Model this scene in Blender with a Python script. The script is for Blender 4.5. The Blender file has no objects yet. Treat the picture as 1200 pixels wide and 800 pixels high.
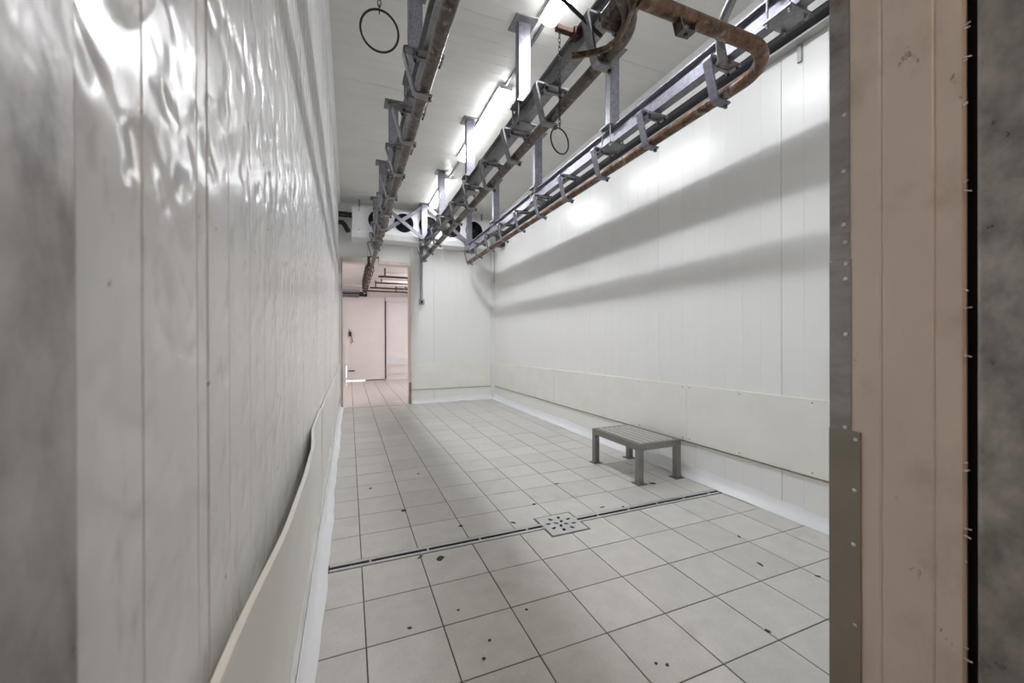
import bpy, math, random
from mathutils import Vector, Matrix
random.seed(7)
H = 1.2                      # eye height in metres; the layout below is written in eye heights (X right, Y above the eye, Z into the room)
S = bpy.context.scene
COL = S.collection

# ------------------------------------------------------------------ camera
cam_d = bpy.data.cameras.new('camera'); cam = bpy.data.objects.new('camera', cam_d); COL.objects.link(cam)
cam_d.sensor_width = 36.0; cam_d.lens = 465.9/1200*36.0
yaw, pit, rol = 0.38857, -0.002337, 0.003516
cy, sy = math.cos(yaw), math.sin(yaw)
right = Vector((cy, -sy, 0)); fwd = Vector((sy, cy, 0)); up = Vector((0, 0, 1))
cp, sp = math.cos(pit), math.sin(pit)
up2 = up*cp - fwd*sp; fwd2 = fwd*cp + up*sp
cr, sr = math.cos(rol), math.sin(rol)
right3 = right*cr - up2*sr; up3 = right*sr + up2*cr
cam.matrix_world = Matrix(((right3.x, up3.x, -fwd2.x, 0), (right3.y, up3.y, -fwd2.y, 0), (right3.z, up3.z, -fwd2.z, H), (0, 0, 0, 1)))
cam_d.clip_start = 0.02; cam_d.clip_end = 60
cam_d.dof.use_dof = True; cam_d.dof.focus_distance = 4.0; cam_d.dof.aperture_fstop = 4.0
S.camera = cam

# ------------------------------------------------------------------ world, exposure
w = bpy.data.worlds.new('outside'); S.world = w; w.use_nodes = True
w.node_tree.nodes['Background'].inputs[0].default_value = (1.0, 0.86, 0.80, 1)
w.node_tree.nodes['Background'].inputs[1].default_value = 2.2
vs = S.view_settings
vs.view_transform = 'Standard'; vs.look = 'None'; vs.gamma = 1.0; vs.use_curve_mapping = False
vs.exposure = 1.42
S.cycles.diffuse_bounces = 10; S.cycles.max_bounces = 14
LAMP = 17.0        # main room tubes
LAMP_FAR = 24.0    # next room tube
LAMP_ENTRY = 26.0   # warm lamp in the passage behind the camera

# ------------------------------------------------------------------ materials
MATS = {}
def nodes_of(m):
    nt = m.node_tree; return nt, nt.nodes, nt.links, nt.nodes['Principled BSDF']
def mat(name, base, rough=0.5, metal=0.0, var=0.06, scale=6.0, stretch=(1, 1, 1), bump=0.0, bscale=40.0, bdist=0.004, rand=0.0,
        stains=None, voro=0.0, vscale=60.0, rvar=0.0, spec=0.5):
    m = bpy.data.materials.new(name); m.use_nodes = True
    nt, N, L, b = nodes_of(m)
    tc = N.new('ShaderNodeTexCoord'); mp = N.new('ShaderNodeMapping'); mp.inputs['Scale'].default_value = stretch
    geo = N.new('ShaderNodeNewGeometry'); L.new(geo.outputs['Position'], mp.inputs['Vector'])
    vec = mp.outputs['Vector']
    n = N.new('ShaderNodeTexNoise'); n.inputs['Scale'].default_value = scale; n.inputs['Detail'].default_value = 6; n.inputs['Roughness'].default_value = 0.6
    L.new(vec, n.inputs['Vector'])
    mr = N.new('ShaderNodeMapRange'); mr.inputs[1].default_value = 0.3; mr.inputs[2].default_value = 0.7
    mr.inputs[3].default_value = 1-var; mr.inputs[4].default_value = 1+var
    L.new(n.outputs['Fac'], mr.inputs[0])
    fac = mr.outputs[0]
    def mul(a, bsock):
        x = N.new('ShaderNodeMath'); x.operation = 'MULTIPLY'; L.new(a, x.inputs[0]); L.new(bsock, x.inputs[1]); return x.outputs[0]
    if rand:
        oi = N.new('ShaderNodeObjectInfo'); r2 = N.new('ShaderNodeMapRange'); r2.inputs[3].default_value = 1-rand; r2.inputs[4].default_value = 1+rand
        L.new(oi.outputs['Random'], r2.inputs[0]); fac = mul(fac, r2.outputs[0])
    if voro:
        v = N.new('ShaderNodeTexVoronoi'); v.inputs['Scale'].default_value = vscale; L.new(vec, v.inputs['Vector'])
        sx = N.new('ShaderNodeSeparateColor'); L.new(v.outputs['Color'], sx.inputs[0])
        r3 = N.new('ShaderNodeMapRange'); r3.inputs[3].default_value = 1-voro; r3.inputs[4].default_value = 1+voro
        L.new(sx.outputs[0], r3.inputs[0]); fac = mul(fac, r3.outputs[0])
    vm = N.new('ShaderNodeVectorMath'); vm.operation = 'SCALE'; vm.inputs[0].default_value = base[:3]; L.new(fac, vm.inputs['Scale'])
    col = vm.outputs[0]
    for st in (stains or []):
        # (colour, scale, lo, hi, amount, stretch)
        c2, sc2, lo, hi, am, strv = st
        mp2 = N.new('ShaderNodeMapping'); mp2.inputs['Scale'].default_value = strv; mp2.inputs['Location'].default_value = (sc2*0.37, 1.7, 3.1)
        L.new(geo.outputs['Position'], mp2.inputs['Vector'])
        n2 = N.new('ShaderNodeTexNoise'); n2.inputs['Scale'].default_value = sc2; n2.inputs['Detail'].default_value = 8; n2.inputs['Roughness'].default_value = 0.65
        L.new(mp2.outputs[0], n2.inputs['Vector'])
        r4 = N.new('ShaderNodeMapRange'); r4.inputs[1].default_value = lo; r4.inputs[2].default_value = hi; r4.inputs[4].default_value = am
        L.new(n2.outputs['Fac'], r4.inputs[0])
        mx = N.new('ShaderNodeMix'); mx.data_type = 'RGBA'; L.new(r4.outputs[0], mx.inputs['Factor'])
        L.new(col, mx.inputs['A']); mx.inputs['B'].default_value = (*c2, 1); col = mx.outputs['Result']
    L.new(col, b.inputs['Base Color'])
    b.inputs['Roughness'].default_value = rough; b.inputs['Metallic'].default_value = metal
    b.inputs['Specular IOR Level'].default_value = spec
    if rvar:
        r5 = N.new('ShaderNodeMapRange'); r5.inputs[1].default_value = 0.3; r5.inputs[2].default_value = 0.7
        r5.inputs[3].default_value = max(0.02, rough-rvar); r5.inputs[4].default_value = rough+rvar
        L.new(n.outputs['Fac'], r5.inputs[0]); L.new(r5.outputs[0], b.inputs['Roughness'])
    if bump:
        nb = N.new('ShaderNodeTexNoise'); nb.inputs['Scale'].default_value = bscale; nb.inputs['Detail'].default_value = 3
        L.new(vec, nb.inputs['Vector'])
        bp = N.new('ShaderNodeBump'); bp.inputs['Strength'].default_value = bump; bp.inputs['Distance'].default_value = bdist
        L.new(nb.outputs['Fac'], bp.inputs['Height']); L.new(bp.outputs[0], b.inputs['Normal'])
    MATS[name] = m
    return m
DIRT = (0.20, 0.13, 0.06)
mat('panel', (0.85, 0.85, 0.835), 0.26, var=0.012, scale=1.2, stretch=(1, 1, 0.35), bump=0.06, bscale=3, bdist=0.004)
mat('panel_ceiling', (0.78, 0.77, 0.72), 0.36, var=0.04, scale=1.8, stretch=(1, 2, 1), bump=0.2, bscale=5, bdist=0.004,
    stains=[(DIRT, 1.3, 0.62, 0.80, 0.35, (1, 3, 1))])
mat('panel_reveal', (0.74, 0.66, 0.60), 0.5, var=0.05, scale=4, bump=0.2, bscale=9, bdist=0.003,  # pink base carries part of the warm passage light on the reveal
    stains=[(DIRT, 30, 0.655, 0.70, 0.75, (1, 1, 0.5)), ((0.35, 0.28, 0.2), 6, 0.53, 0.75, 0.45, (1, 1, 0.7))])
mat('panel_next_room', (0.86, 0.84, 0.84), 0.42, var=0.04, scale=1.5)
# dented coated sheet of the left wall
def dented():
    m = mat('panel_dented', (0.83, 0.83, 0.825), 0.21, var=0.03, scale=2.2, stretch=(1, 1, 0.4),
            stains=[((0.32, 0.26, 0.12), 8, 0.60, 0.74, 0.5, (1, 1.6, 0.7)), ((0.10, 0.07, 0.04), 30, 0.66, 0.70, 0.85, (1, 1, 0.6))], rvar=0.05)
    nt, N, L, b = nodes_of(m)
    geo = N.new('ShaderNodeNewGeometry')
    mp = N.new('ShaderNodeMapping'); mp.inputs['Scale'].default_value = (1, 0.85, 0.8); mp.inputs['Rotation'].default_value = (0.7, 0, 0)
    L.new(geo.outputs['Position'], mp.inputs['Vector'])
    a = N.new('ShaderNodeTexNoise'); a.inputs['Scale'].default_value = 5.5; a.inputs['Detail'].default_value = 2.5; a.inputs['Distortion'].default_value = 0.2
    L.new(mp.outputs[0], a.inputs['Vector'])
    c = N.new('ShaderNodeTexNoise'); c.inputs['Scale'].default_value = 19; c.inputs['Detail'].default_value = 1.0
    L.new(mp.outputs[0], c.inputs['Vector'])
    cm = N.new('ShaderNodeMapRange'); cm.interpolation_type = 'SMOOTHERSTEP'; cm.inputs[1].default_value = 0.42; cm.inputs[2].default_value = 0.80; L.new(c.outputs['Fac'], cm.inputs[0])
    # the knocks sit in a band at shoulder height and above
    sz = N.new('ShaderNodeSeparateXYZ'); L.new(geo.outputs['Position'], sz.inputs[0])
    bl = N.new('ShaderNodeMapRange'); bl.inputs[1].default_value = 0.9; bl.inputs[2].default_value = 1.5; bl.inputs[3].default_value = 0.22; bl.inputs[4].default_value = 1.0
    L.new(sz.outputs['Z'], bl.inputs[0])
    s = N.new('ShaderNodeMath'); s.operation = 'MULTIPLY_ADD'; s.inputs[1].default_value = -0.5
    L.new(cm.outputs[0], s.inputs[0]); L.new(a.outputs['Fac'], s.inputs[2])
    bp = N.new('ShaderNodeBump'); bp.inputs['Distance'].default_value = 0.009
    L.new(bl.outputs[0], bp.inputs['Strength'])
    L.new(s.outputs[0], bp.inputs['Height']); L.new(bp.outputs[0], b.inputs['Normal'])
dented()
mat('seam', (0.16, 0.15, 0.13), 0.8)
mat('kick', (0.84, 0.83, 0.78), 0.42, var=0.04, scale=3, bump=0.1, bscale=8, stains=[(DIRT, 30, 0.74, 0.78, 0.6, (1, 1, 1))])
mat('cove', (0.86, 0.87, 0.90), 0.35, var=0.03, scale=5, bump=0.25, bscale=9, bdist=0.006, stains=[((0.30, 0.27, 0.2), 18, 0.70, 0.78, 0.5, (1, 1, 1))])
mat('tile', (0.565, 0.55, 0.525), 0.36, var=0.07, scale=9, bump=0.15, bscale=60, bdist=0.001, rand=0.055, voro=0.05, vscale=260, rvar=0.07,
    stains=[((0.24, 0.20, 0.16), 2.6, 0.58, 0.78, 0.35, (1, 1, 1)), ((0.09, 0.06, 0.04), 24, 0.76, 0.79, 0.8, (1, 1, 1))])
mat('tile_next_room', (0.66, 0.615, 0.60), 0.36, var=0.05, scale=6, rand=0.03)
mat('grout', (0.085, 0.075, 0.062), 0.85, var=0.25, scale=14)
mat('galvanized', (0.215, 0.215, 0.255), 0.42, 0.4, var=0.2, scale=12, voro=0.16, vscale=70, rvar=0.1)
mat('galvanized_dull', (0.27, 0.265, 0.275), 0.5, 0.7, var=0.22, scale=9, voro=0.12, vscale=60, rvar=0.1)
mat('jamb_steel', (0.38, 0.36, 0.345), 0.38, 0.7, var=0.42, scale=16, stretch=(1, 1, 0.7), bump=0.5, bscale=22, bdist=0.008, voro=0.05, vscale=30, rvar=0.12)
mat('guard_steel', (0.34, 0.325, 0.31), 0.45, 0.8, var=0.25, scale=9, stretch=(1, 1, 2.5), bump=0.25, bscale=30, bdist=0.002, rvar=0.1,
    stains=[((0.16, 0.08, 0.035), 9, 0.60, 0.74, 0.7, (1, 1, 1))])
mat('guard_lower', (0.30, 0.27, 0.235), 0.42, 0.85, var=0.15, scale=5, rvar=0.08, bump=0.1, bscale=12)
mat('rust', (0.15, 0.082, 0.048), 0.42, 0.5, var=0.45, scale=16, rvar=0.12, bump=0.2, bscale=60, bdist=0.002,
    stains=[((0.30, 0.27, 0.24), 13, 0.52, 0.60, 0.8, (1, 1, 1)), ((0.045, 0.03, 0.022), 22, 0.52, 0.60, 0.85, (1, 1, 1))])
mat('rust_grey', (0.115, 0.095, 0.08), 0.38, 0.6, var=0.4, scale=18, rvar=0.1,
    stains=[((0.055, 0.03, 0.02), 14, 0.50, 0.60, 0.85, (1, 1, 1)), ((0.30, 0.28, 0.26), 26, 0.55, 0.66, 0.7, (1, 1, 1))])
mat('red_rust', (0.13, 0.058, 0.042), 0.6, 0.3, var=0.3, scale=30)
mat('stainless', (0.27, 0.262, 0.245), 0.38, 0.85, var=0.10, scale=20, rvar=0.08, bump=0.1, bscale=80, bdist=0.001)
mat('stainless_top', (0.60, 0.595, 0.57), 0.45, 0.6, var=0.15, scale=60, bump=0.4, bscale=220, bdist=0.001)
mat('drain_metal', (0.60, 0.60, 0.61), 0.36, 0.55, var=0.08, scale=20)
mat('dark_metal', (0.035, 0.035, 0.04), 0.45, 0.4, var=0.2, scale=12)
mat('black', (0.012, 0.012, 0.014), 0.6, var=0.1)
mat('rubber', (0.02, 0.018, 0.017), 0.7, var=0.2)
mat('fan_blue', (0.022, 0.024, 0.045), 0.4, 0.2, var=0.1)
mat('white_enamel', (0.80, 0.80, 0.80), 0.35, var=0.02)
mat('grey_angle', (0.42, 0.42, 0.40), 0.5, 0.3, var=0.08)
mat('pvc_grey', (0.33, 0.34, 0.38), 0.45, var=0.05)
mat('chrome', (0.6, 0.6, 0.6), 0.25, 1.0, var=0.1)
mat('shadow_dirt', (0.26, 0.23, 0.16), 0.7, var=0.3, scale=20)  # olive-brown tone painting the thin shadow and dirt gap below the kick boards
mat('stain', (0.075, 0.05, 0.033), 0.7, var=0.4, scale=60)
mat('concrete', (0.40, 0.36, 0.32), 0.8, var=0.1, scale=4)
def lampmat(name, colr, strength, core=False):
    m = bpy.data.materials.new(name); m.use_nodes = True
    nt, N, L, b = nodes_of(m)
    b.inputs['Base Color'].default_value = (0.9, 0.9, 0.9, 1); b.inputs['Roughness'].default_value = 0.4
    b.inputs['Emission Color'].default_value = (*colr, 1); b.inputs['Emission Strength'].default_value = strength
    if core:      # frosted cover: brightest along the tube behind it
        tc = N.new('ShaderNodeTexCoord'); sx = N.new('ShaderNodeSeparateXYZ'); L.new(tc.outputs['Object'], sx.inputs[0])
        ab = N.new('ShaderNodeMath'); ab.operation = 'ABSOLUTE'; L.new(sx.outputs['X'], ab.inputs[0])
        mr = N.new('ShaderNodeMapRange'); mr.interpolation_type = 'SMOOTHSTEP'; mr.inputs[1].default_value = 0.012; mr.inputs[2].default_value = 0.040
        mr.inputs[3].default_value = strength*2.2; mr.inputs[4].default_value = strength*0.32
        L.new(ab.outputs[0], mr.inputs[0]); L.new(mr.outputs[0], b.inputs['Emission Strength'])
    MATS[name] = m
lampmat('tube_light', (0.945, 0.965, 1.0), LAMP, True)
lampmat('tube_light_next', (1.0, 0.97, 0.965), LAMP_FAR)
lampmat('warm_light', (1.0, 0.79, 0.61), LAMP_ENTRY)

# ------------------------------------------------------------------ mesh helpers
def P(X, Y, Z): return Vector((X*H, Z*H, (1+Y)*H))
class MB:
    def __init__(s): s.v = []; s.f = []
    def box(s, a, b):            # opposite corners in eye heights (X,Y,Z)
        p, q = P(*a), P(*b)
        return s.wbox([min(p[i], q[i]) for i in range(3)], [max(p[i], q[i]) for i in range(3)])
    def wbox(s, p, q):
        n = len(s.v)
        s.v += [(x, y, z) for x in (p[0], q[0]) for y in (p[1], q[1]) for z in (p[2], q[2])]
        s.f += [tuple(n+i for i in f) for f in ((0, 1, 3, 2), (4, 6, 7, 5), (0, 4, 5, 1), (2, 3, 7, 6), (0, 2, 6, 4), (1, 5, 7, 3))]
        return s
    def prism(s, poly, axis, a, b):
        # poly: 2-D points in the two remaining metre axes; extruded along axis from a to b
        n = len(s.v); k = len(poly)
        def put(p, t):
            return {0: (t, p[0], p[1]), 1: (p[0], t, p[1]), 2: (p[0], p[1], t)}[axis]
        s.v += [put(p, a) for p in poly] + [put(p, b) for p in poly]
        s.f += [tuple(n+i for i in range(k))[::-1], tuple(n+k+i for i in range(k))]
        s.f += [(n+i, n+(i+1) % k, n+k+(i+1) % k, n+k+i) for i in range(k)]
        return s
    def tube(s, pts, r, seg=12, cap=True, closed=False):
        pts = [Vector(p) for p in pts]; n0 = len(s.v); k = len(pts)
        rs = r if isinstance(r, (list, tuple)) else [r]*k
        prev = None
        for i, p in enumerate(pts):
            if closed: t = (pts[(i+1) % k]-pts[i-1])
            else: t = (pts[min(i+1, k-1)]-pts[max(i-1, 0)])
            t.normalize()
            if prev is None:
                a = Vector((0, 0, 1)) if abs(t.z) < 0.9 else Vector((1, 0, 0))
                u = t.cross(a).normalized()
            else:
                u = (prev - t*prev.dot(t)).normalized()
            prev = u; w_ = t.cross(u)
            for j in range(seg):
                an = 2*math.pi*j/seg
                q = p + (u*math.cos(an)+w_*math.sin(an))*rs[i]; s.v.append(tuple(q))
        m = k if closed else k-1
        for i in range(m):
            for j in range(seg):
                a = n0+i*seg+j; b = n0+i*seg+(j+1) % seg; c = n0+((i+1) % k)*seg+(j+1) % seg; d = n0+((i+1) % k)*seg+j
                s.f.append((a, b, c, d))
        if cap and not closed:
            s.f.append(tuple(n0+j for j in range(seg))[::-1]); s.f.append(tuple(n0+(k-1)*seg+j for j in range(seg)))
        return s
    def bar(s, a, b, wx, wy, ref=(0, 0, 1)):
        a, b = Vector(a), Vector(b); t = (b-a).normalized(); ref = Vector(ref)
        u = t.cross(ref).normalized(); v = u.cross(t)
        n = len(s.v)
        for p in (a, b):
            for su, sv in ((-1, -1), (1, -1), (1, 1), (-1, 1)): s.v.append(tuple(p+u*su*wx/2+v*sv*wy/2))
        s.f += [(n+3, n+2, n+1, n), (n+4, n+5, n+6, n+7)] + [(n+i, n+(i+1) % 4, n+4+(i+1) % 4, n+4+i) for i in range(4)]
        return s
    def strip(s, pts, half, thick):      # flat bar through points (world), half-width vector, thickness vector
        half = Vector(half); n = len(s.v); k = len(pts)
        for i, p in enumerate(pts):
            p = Vector(p); t = (Vector(pts[min(i+1, k-1)])-Vector(pts[max(i-1, 0)])).normalized()
            nn = t.cross(half.normalized()).normalized()*thick/2
            for q in (p-half-nn, p+half-nn, p+half+nn, p-half+nn): s.v.append(tuple(q))
        for i in range(k-1):
            for j in range(4):
                s.f.append((n+i*4+j, n+i*4+(j+1) % 4, n+(i+1)*4+(j+1) % 4, n+(i+1)*4+j))
        s.f += [(n+3, n+2, n+1, n), tuple(n+(k-1)*4+j for j in range(4))]
        return s
    def hexbolt(s, p, axis, r, l):
        p = Vector(p); return s.tube([p, p+Vector(axis)*l], r, 6)
    def mesh(s, name, m, off=(0, 0, 0), smooth=False):
        me = bpy.data.meshes.new(name)
        o = Vector(off)
        me.from_pydata([tuple(Vector(v)-o) for v in s.v], [], s.f); me.validate(); 
        import bmesh
        bm = bmesh.new(); bm.from_mesh(me); bmesh.ops.recalc_face_normals(bm, faces=bm.faces); bm.to_mesh(me); bm.free()
        if smooth:
            for p in me.polygons: p.use_smooth = True
            me.set_sharp_from_angle(angle=math.radians(40))
        me.materials.append(MATS[m]); return me
ROOT = {}
def root_of(o):
    while o.parent: o = o.parent
    return o
def link(name, me, parent=None, loc=(0, 0, 0)):
    o = bpy.data.objects.new(name, me); COL.objects.link(o); o.location = loc
    if parent: o.parent = parent
    return o
def part(name, mb, m, parent, smooth=False, bevel=0.0):
    """a mesh in world coordinates, stored relative to its top-level thing"""
    off = root_of(parent).location
    o = link(name, mb.mesh(name, m, off, smooth), parent)
    if bevel: bev(o, bevel)
    return o
def bev(o, wd, seg=2):
    b = o.modifiers.new('bevel', 'BEVEL'); b.width = wd; b.segments = seg; b.limit_method = 'ANGLE'; b.angle_limit = math.radians(50)
def tag(o, label, cat=None, group=None, kind=None):
    o['label'] = label
    if cat: o['category'] = cat
    if group: o['group'] = group
    if kind: o['kind'] = kind
    return o
def thing(name, loc, label, cat, group=None):
    e = bpy.data.objects.new(name, None); COL.objects.link(e); e.location = loc; e.empty_display_size = 0.1
    return tag(e, label, cat, group)
def solo(name, mb, m, label, cat, group=None, smooth=False, bevel=0.0, base=None):
    vs_ = [Vector(v) for v in mb.v]
    if base is None:
        base = Vector(((min(v.x for v in vs_)+max(v.x for v in vs_))/2, (min(v.y for v in vs_)+max(v.y for v in vs_))/2, min(v.z for v in vs_)))
    o = link(name, mb.mesh(name, m, base, smooth), None, base)
    if bevel: bev(o, bevel)
    return tag(o, label, cat, group)
def struct(name, mb, m, label, smooth=False):
    o = link(name, mb.mesh(name, m, (0, 0, 0), smooth)); o['kind'] = 'structure'; o['label'] = label
    return o
def arc(c, r, a0, a1, n, ux, uy):
    c, ux, uy = Vector(c), Vector(ux), Vector(uy)
    return [c+ux*r*math.cos(a0+(a1-a0)*i/n)+uy*r*math.sin(a0+(a1-a0)*i/n) for i in range(n+1)]
def plate_with_holes(name, outer, holes, thick, m):
    """flat plate in local XY (metres) with real holes"""
    cu = bpy.data.curves.new(name, 'CURVE'); cu.dimensions = '2D'; cu.fill_mode = 'BOTH'; cu.extrude = thick/2
    for loop in [outer]+holes:
        sp_ = cu.splines.new('POLY'); sp_.points.add(len(loop)-1); sp_.use_cyclic_u = True
        for pt, c in zip(sp_.points, loop): pt.co = (c[0], c[1], 0, 1)
    ob = bpy.data.objects.new(name, cu); COL.objects.link(ob)
    dg = bpy.context.evaluated_depsgraph_get()
    me = bpy.data.meshes.new_from_object(ob.evaluated_get(dg)); me.name = name
    bpy.data.objects.remove(ob); bpy.data.curves.remove(cu)
    me.materials.clear(); me.materials.append(MATS[m])
    return me

# ------------------------------------------------------------------ room numbers (eye heights)
XL, XR, ZB, YC = -0.14, 2.30, 6.45, 2.07      # left wall, right wall, back wall, ceiling
ZF0, ZF1 = 0.312, 0.4985                        # front wall (doorway the camera stands in)
XJ = 0.902                                       # right reveal of that doorway
DL, DR, DT = -0.10, 0.905, 1.235                # doorway in the back wall
RIB = 0.118

def ribbed(width, depth=0.0016, gw=0.004, thick=0.02, pitch=RIB*H, ribs=None, gap_=0.0015):
    """profile (along, out) of a sheet with narrow V ribs; front at out=0, back at -thick"""
    pts = [(gap_, -thick), (gap_, -0.002), (gap_+.002, 0)]
    n = max(1, round(width/pitch)); st = width/n
    for x in ([i*st for i in range(1, n)] if ribs is None else [q for q in ribs if .012 < q < width-.012]):
        pts += [(x-gw/2, 0), (x, -depth), (x+gw/2, 0)]
    pts += [(width-gap_-.002, 0), (width-gap_, -0.002), (width-gap_, -thick)]
    return pts
def wall_panels(parent, m, axis, start, end, seams, plane, outdir, z0, z1, name='wall_panel', pitch=RIB*H, ribs=None, gap_=.0015):
    """axis 'y': wall runs along world y at x=plane; axis 'x': runs along x at y=plane; outdir = sign of the visible side"""
    edges = [start]+[s for s in seams if start < s < end]+[end]
    for a, b in zip(edges[:-1], edges[1:]):
        prof = ribbed(b-a, pitch=pitch, ribs=None if ribs is None else [q-a for q in ribs], gap_=gap_)
        mb = MB()
        poly = [((plane+outdir*o, a+t) if axis == 'y' else (a+t, plane+outdir*o)) for t, o in prof]
        mb.prism(poly, 2, z0, z1)
        part(name, mb, m, parent)

# ================================================================== SETTING
# ---- floor: slab with the drain pit left open, tiles as pieces
GX0, GX1, GZ0, GZ1 = 0.955, 1.178, 1.795, 2.017
DZ0, DZ1 = 1.885, 1.950
gr = -1-0.003/H; lo = -1-0.10/H
fl = MB()
for (x0, x1, z0, z1) in ((-0.25, 2.45, -0.1, GZ0), (-0.25, GX0, GZ0, DZ0), (GX1, 2.45, GZ0, DZ0), (-0.25, GX0, DZ1, GZ1), (GX1, 2.45, DZ1, GZ1), (-0.25, 2.45, GZ1, 6.62)):
    fl.box((x0, lo, z0), (x1, gr, z1))
fl.box((-0.25, lo-.02, 1.7), (2.45, lo+.001, 2.1))
floor = struct('floor', fl, 'grout', 'dark grout bed under the square beige floor tiles')
TX = [-0.115]+[0.0473+0.25475*i for i in range(9)]+[2.285]
rows = [(1.628-0.2468*(k+1), 1.628-0.2468*k) for k in range(5)][::-1]+[(1.628, DZ0), (DZ1, 2.193)]
z = 2.193
while z < 6.43:
    rows.append((z, min(z+0.2468, 6.44))); z += 0.2468
gap = 0.0022
tile_mesh = {}
TH = 0.011
def tile_me(wx, wz, poly=None):
    key = (round(wx, 4), round(wz, 4), bool(poly))
    if key in tile_mesh and not poly: return tile_mesh[key]
    if poly:
        mb = MB(); mb.prism(poly, 2, -TH, 0)
    else:
        mb = MB(); b = 0.0016
        o = [(-wx/2, -wz/2), (wx/2, -wz/2), (wx/2, wz/2), (-wx/2, wz/2)]
        i = [(-wx/2+b, -wz/2+b), (wx/2-b, -wz/2+b), (wx/2-b, wz/2-b), (-wx/2+b, wz/2-b)]
        mb.v = [(*p, -TH) for p in o]+[(*p, -b*0.7) for p in o]+[(*p, 0) for p in i]
        for k in range(4):
            q = (k+1) % 4
            mb.f += [(k, q, 4+q, 4+k), (4+k, 4+q, 8+q, 8+k)]
        mb.f += [(8, 9, 10, 11)]
    me = mb.mesh('tile', 'tile'); 
    if not poly: tile_mesh[key] = me
    return me
for (z0, z1) in rows:
    for x0, x1 in zip(TX[:-1], TX[1:]):
        cx, cz = (x0+x1)/2, (z0+z1)/2
        wx, wz = (x1-x0-2*gap)*H, (z1-z0-2*gap)*H
        poly = None
        a0, a1, b0, b1 = x0+gap, x1-gap, z0+gap, z1-gap
        g0, g1, h0, h1 = GX0-0.005, GX1+0.005, GZ0-0.005, GZ1+0.005
        if a0 < g1 and a1 > g0 and b0 < h1 and b1 > h0:
            if a0 < g0 and b1 < h1:   poly = [(a0, b0), (a1, b0), (a1, h0), (g0, h0), (g0, b1), (a0, b1)]
            elif a1 > g1 and b1 < h1: poly = [(a0, b0), (a1, b0), (a1, b1), (g1, b1), (g1, h0), (a0, h0)]
            elif a0 < g0:             poly = [(a0, b0), (g0, b0), (g0, h1), (a1, h1), (a1, b1), (a0, b1)]
            else:                     poly = [(g1, b0), (a1, b0), (a1, b1), (a0, b1), (a0, h1), (g1, h1)]
            poly = [((p-cx)*H, (q-cz)*H) for p, q in poly]
        t = link('tile', tile_me(wx, wz, poly), floor, (cx*H, cz*H, random.uniform(-0.0007, 0.0004)))
        t.rotation_euler = (random.uniform(-.0012, .0012), random.uniform(-.0012, .0012), random.uniform(-.0012, .0012))
# chips and marks on the tiles
def blot(cx, cz, rx, rz, seed, ang=0.0):
    rr = random.Random(seed); mb = MB(); k = 11
    pts = []
    for i in range(k):
        a = 2*math.pi*i/k; r = rr.uniform(.72, 1.1)
        x, y = math.cos(a)*rx*r, math.sin(a)*rz*r
        pts.append((cx*H+x*math.cos(ang)-y*math.sin(ang), cz*H+x*math.sin(ang)+y*math.cos(ang)))
    mb.prism(pts, 2, -0.002, 0.0013)
    part('floor_mark', mb, 'stain', floor)
for i, (x, z, rx, rz) in enumerate([(.293, 2.412, .014, .018), (.384, 1.816, .021, .017), (1.69, 1.219, .016, .007), (1.829, 1.064, .012, .007), (1.335, 2.452, .017, .007),
        (1.042, 2.197, .013, .009), (1.829, 1.432, .012, .007), (1.327, .93, .012, .006), (.191, 1.417, .008, .006), (.371, 1.442, .006, .005), (.43, 1.256, .006, .006),
        (.388, 1.19, .006, .006), (.606, 1.347, .006, .005), (.875, .969, .006, .005), (.902, .951, .007, .005), (.554, 2.092, .012, .010), (.129, 2.863, .011, .012),
        (.476, 3.036, .010, .009), (1.40, 2.0, .016, .007), (.30, 1.862, .018, .006), (1.52, 1.955, .014, .006), (.83, 2.02, .016, .008)]):
    blot(x, z, rx*1.3, rz*1.3, i, i*0.7)

# ---- drain channel and grate
dr = thing('floor_drain', P(1.0665, -1.045, (DZ0+DZ1)/2), 'steel slot channel drain crossing the tiled floor with a square punched cover', 'drain')
top = -1+0.0015/H
for (x0, x1) in ((-0.085, GX0+0.004), (GX1-0.004, 2.245)):
    mb = MB()
    zc = (DZ0+DZ1)/2; sl = 0.0105
    mb.box((x0, -1-0.004/H, DZ0+.004), (x1, top, zc-sl)); mb.box((x0, -1-0.004/H, zc+sl), (x1, top, DZ1-.004))
    part('channel_lip', mb, 'drain_metal', dr)
    mb = MB(); mb.box((x0, -1.05, zc-sl-.004), (x1, -1.045, zc+sl+.004)); mb.box((x0, -1.05, zc-sl-.004), (x1, -1-0.004/H, zc-sl)); mb.box((x0, -1.05, zc+sl), (x1, -1-0.004/H, zc+sl+.004))
    part('channel_trough', mb, 'black', dr)
    n = int((x1-x0)/0.21)
    for i in range(1, n+1):
        xx = x0+(x1-x0)*(i-.35)/n
        mb = MB(); mb.box((xx-.004, -1-0.006/H, zc-sl-.003), (xx+.004, top-.0004, zc+sl+.003)); part('spacer', mb, 'drain_metal', dr)
gw, gd = (GX1-GX0-.012)*H, (GZ1-GZ0-.012)*H
holes = []
def oval(cx, cy_, a, b, ang, n=14):
    return [(cx+a*math.cos(t)*math.cos(ang)-b*math.sin(t)*math.sin(ang), cy_+a*math.cos(t)*math.sin(ang)+b*math.sin(t)*math.cos(ang)) for t in [2*math.pi*i/n for i in range(n)]]
for k in range(4):
    a = math.pi/4+k*math.pi/2+.25; holes.append(oval(.032*math.cos(a), .032*math.sin(a), .0175, .0105, a))
for k in range(8):
    a = math.pi/8+k*math.pi/4+.1; holes.append(oval(.085*math.cos(a), .085*math.sin(a), .0175, .0115, a))
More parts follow.
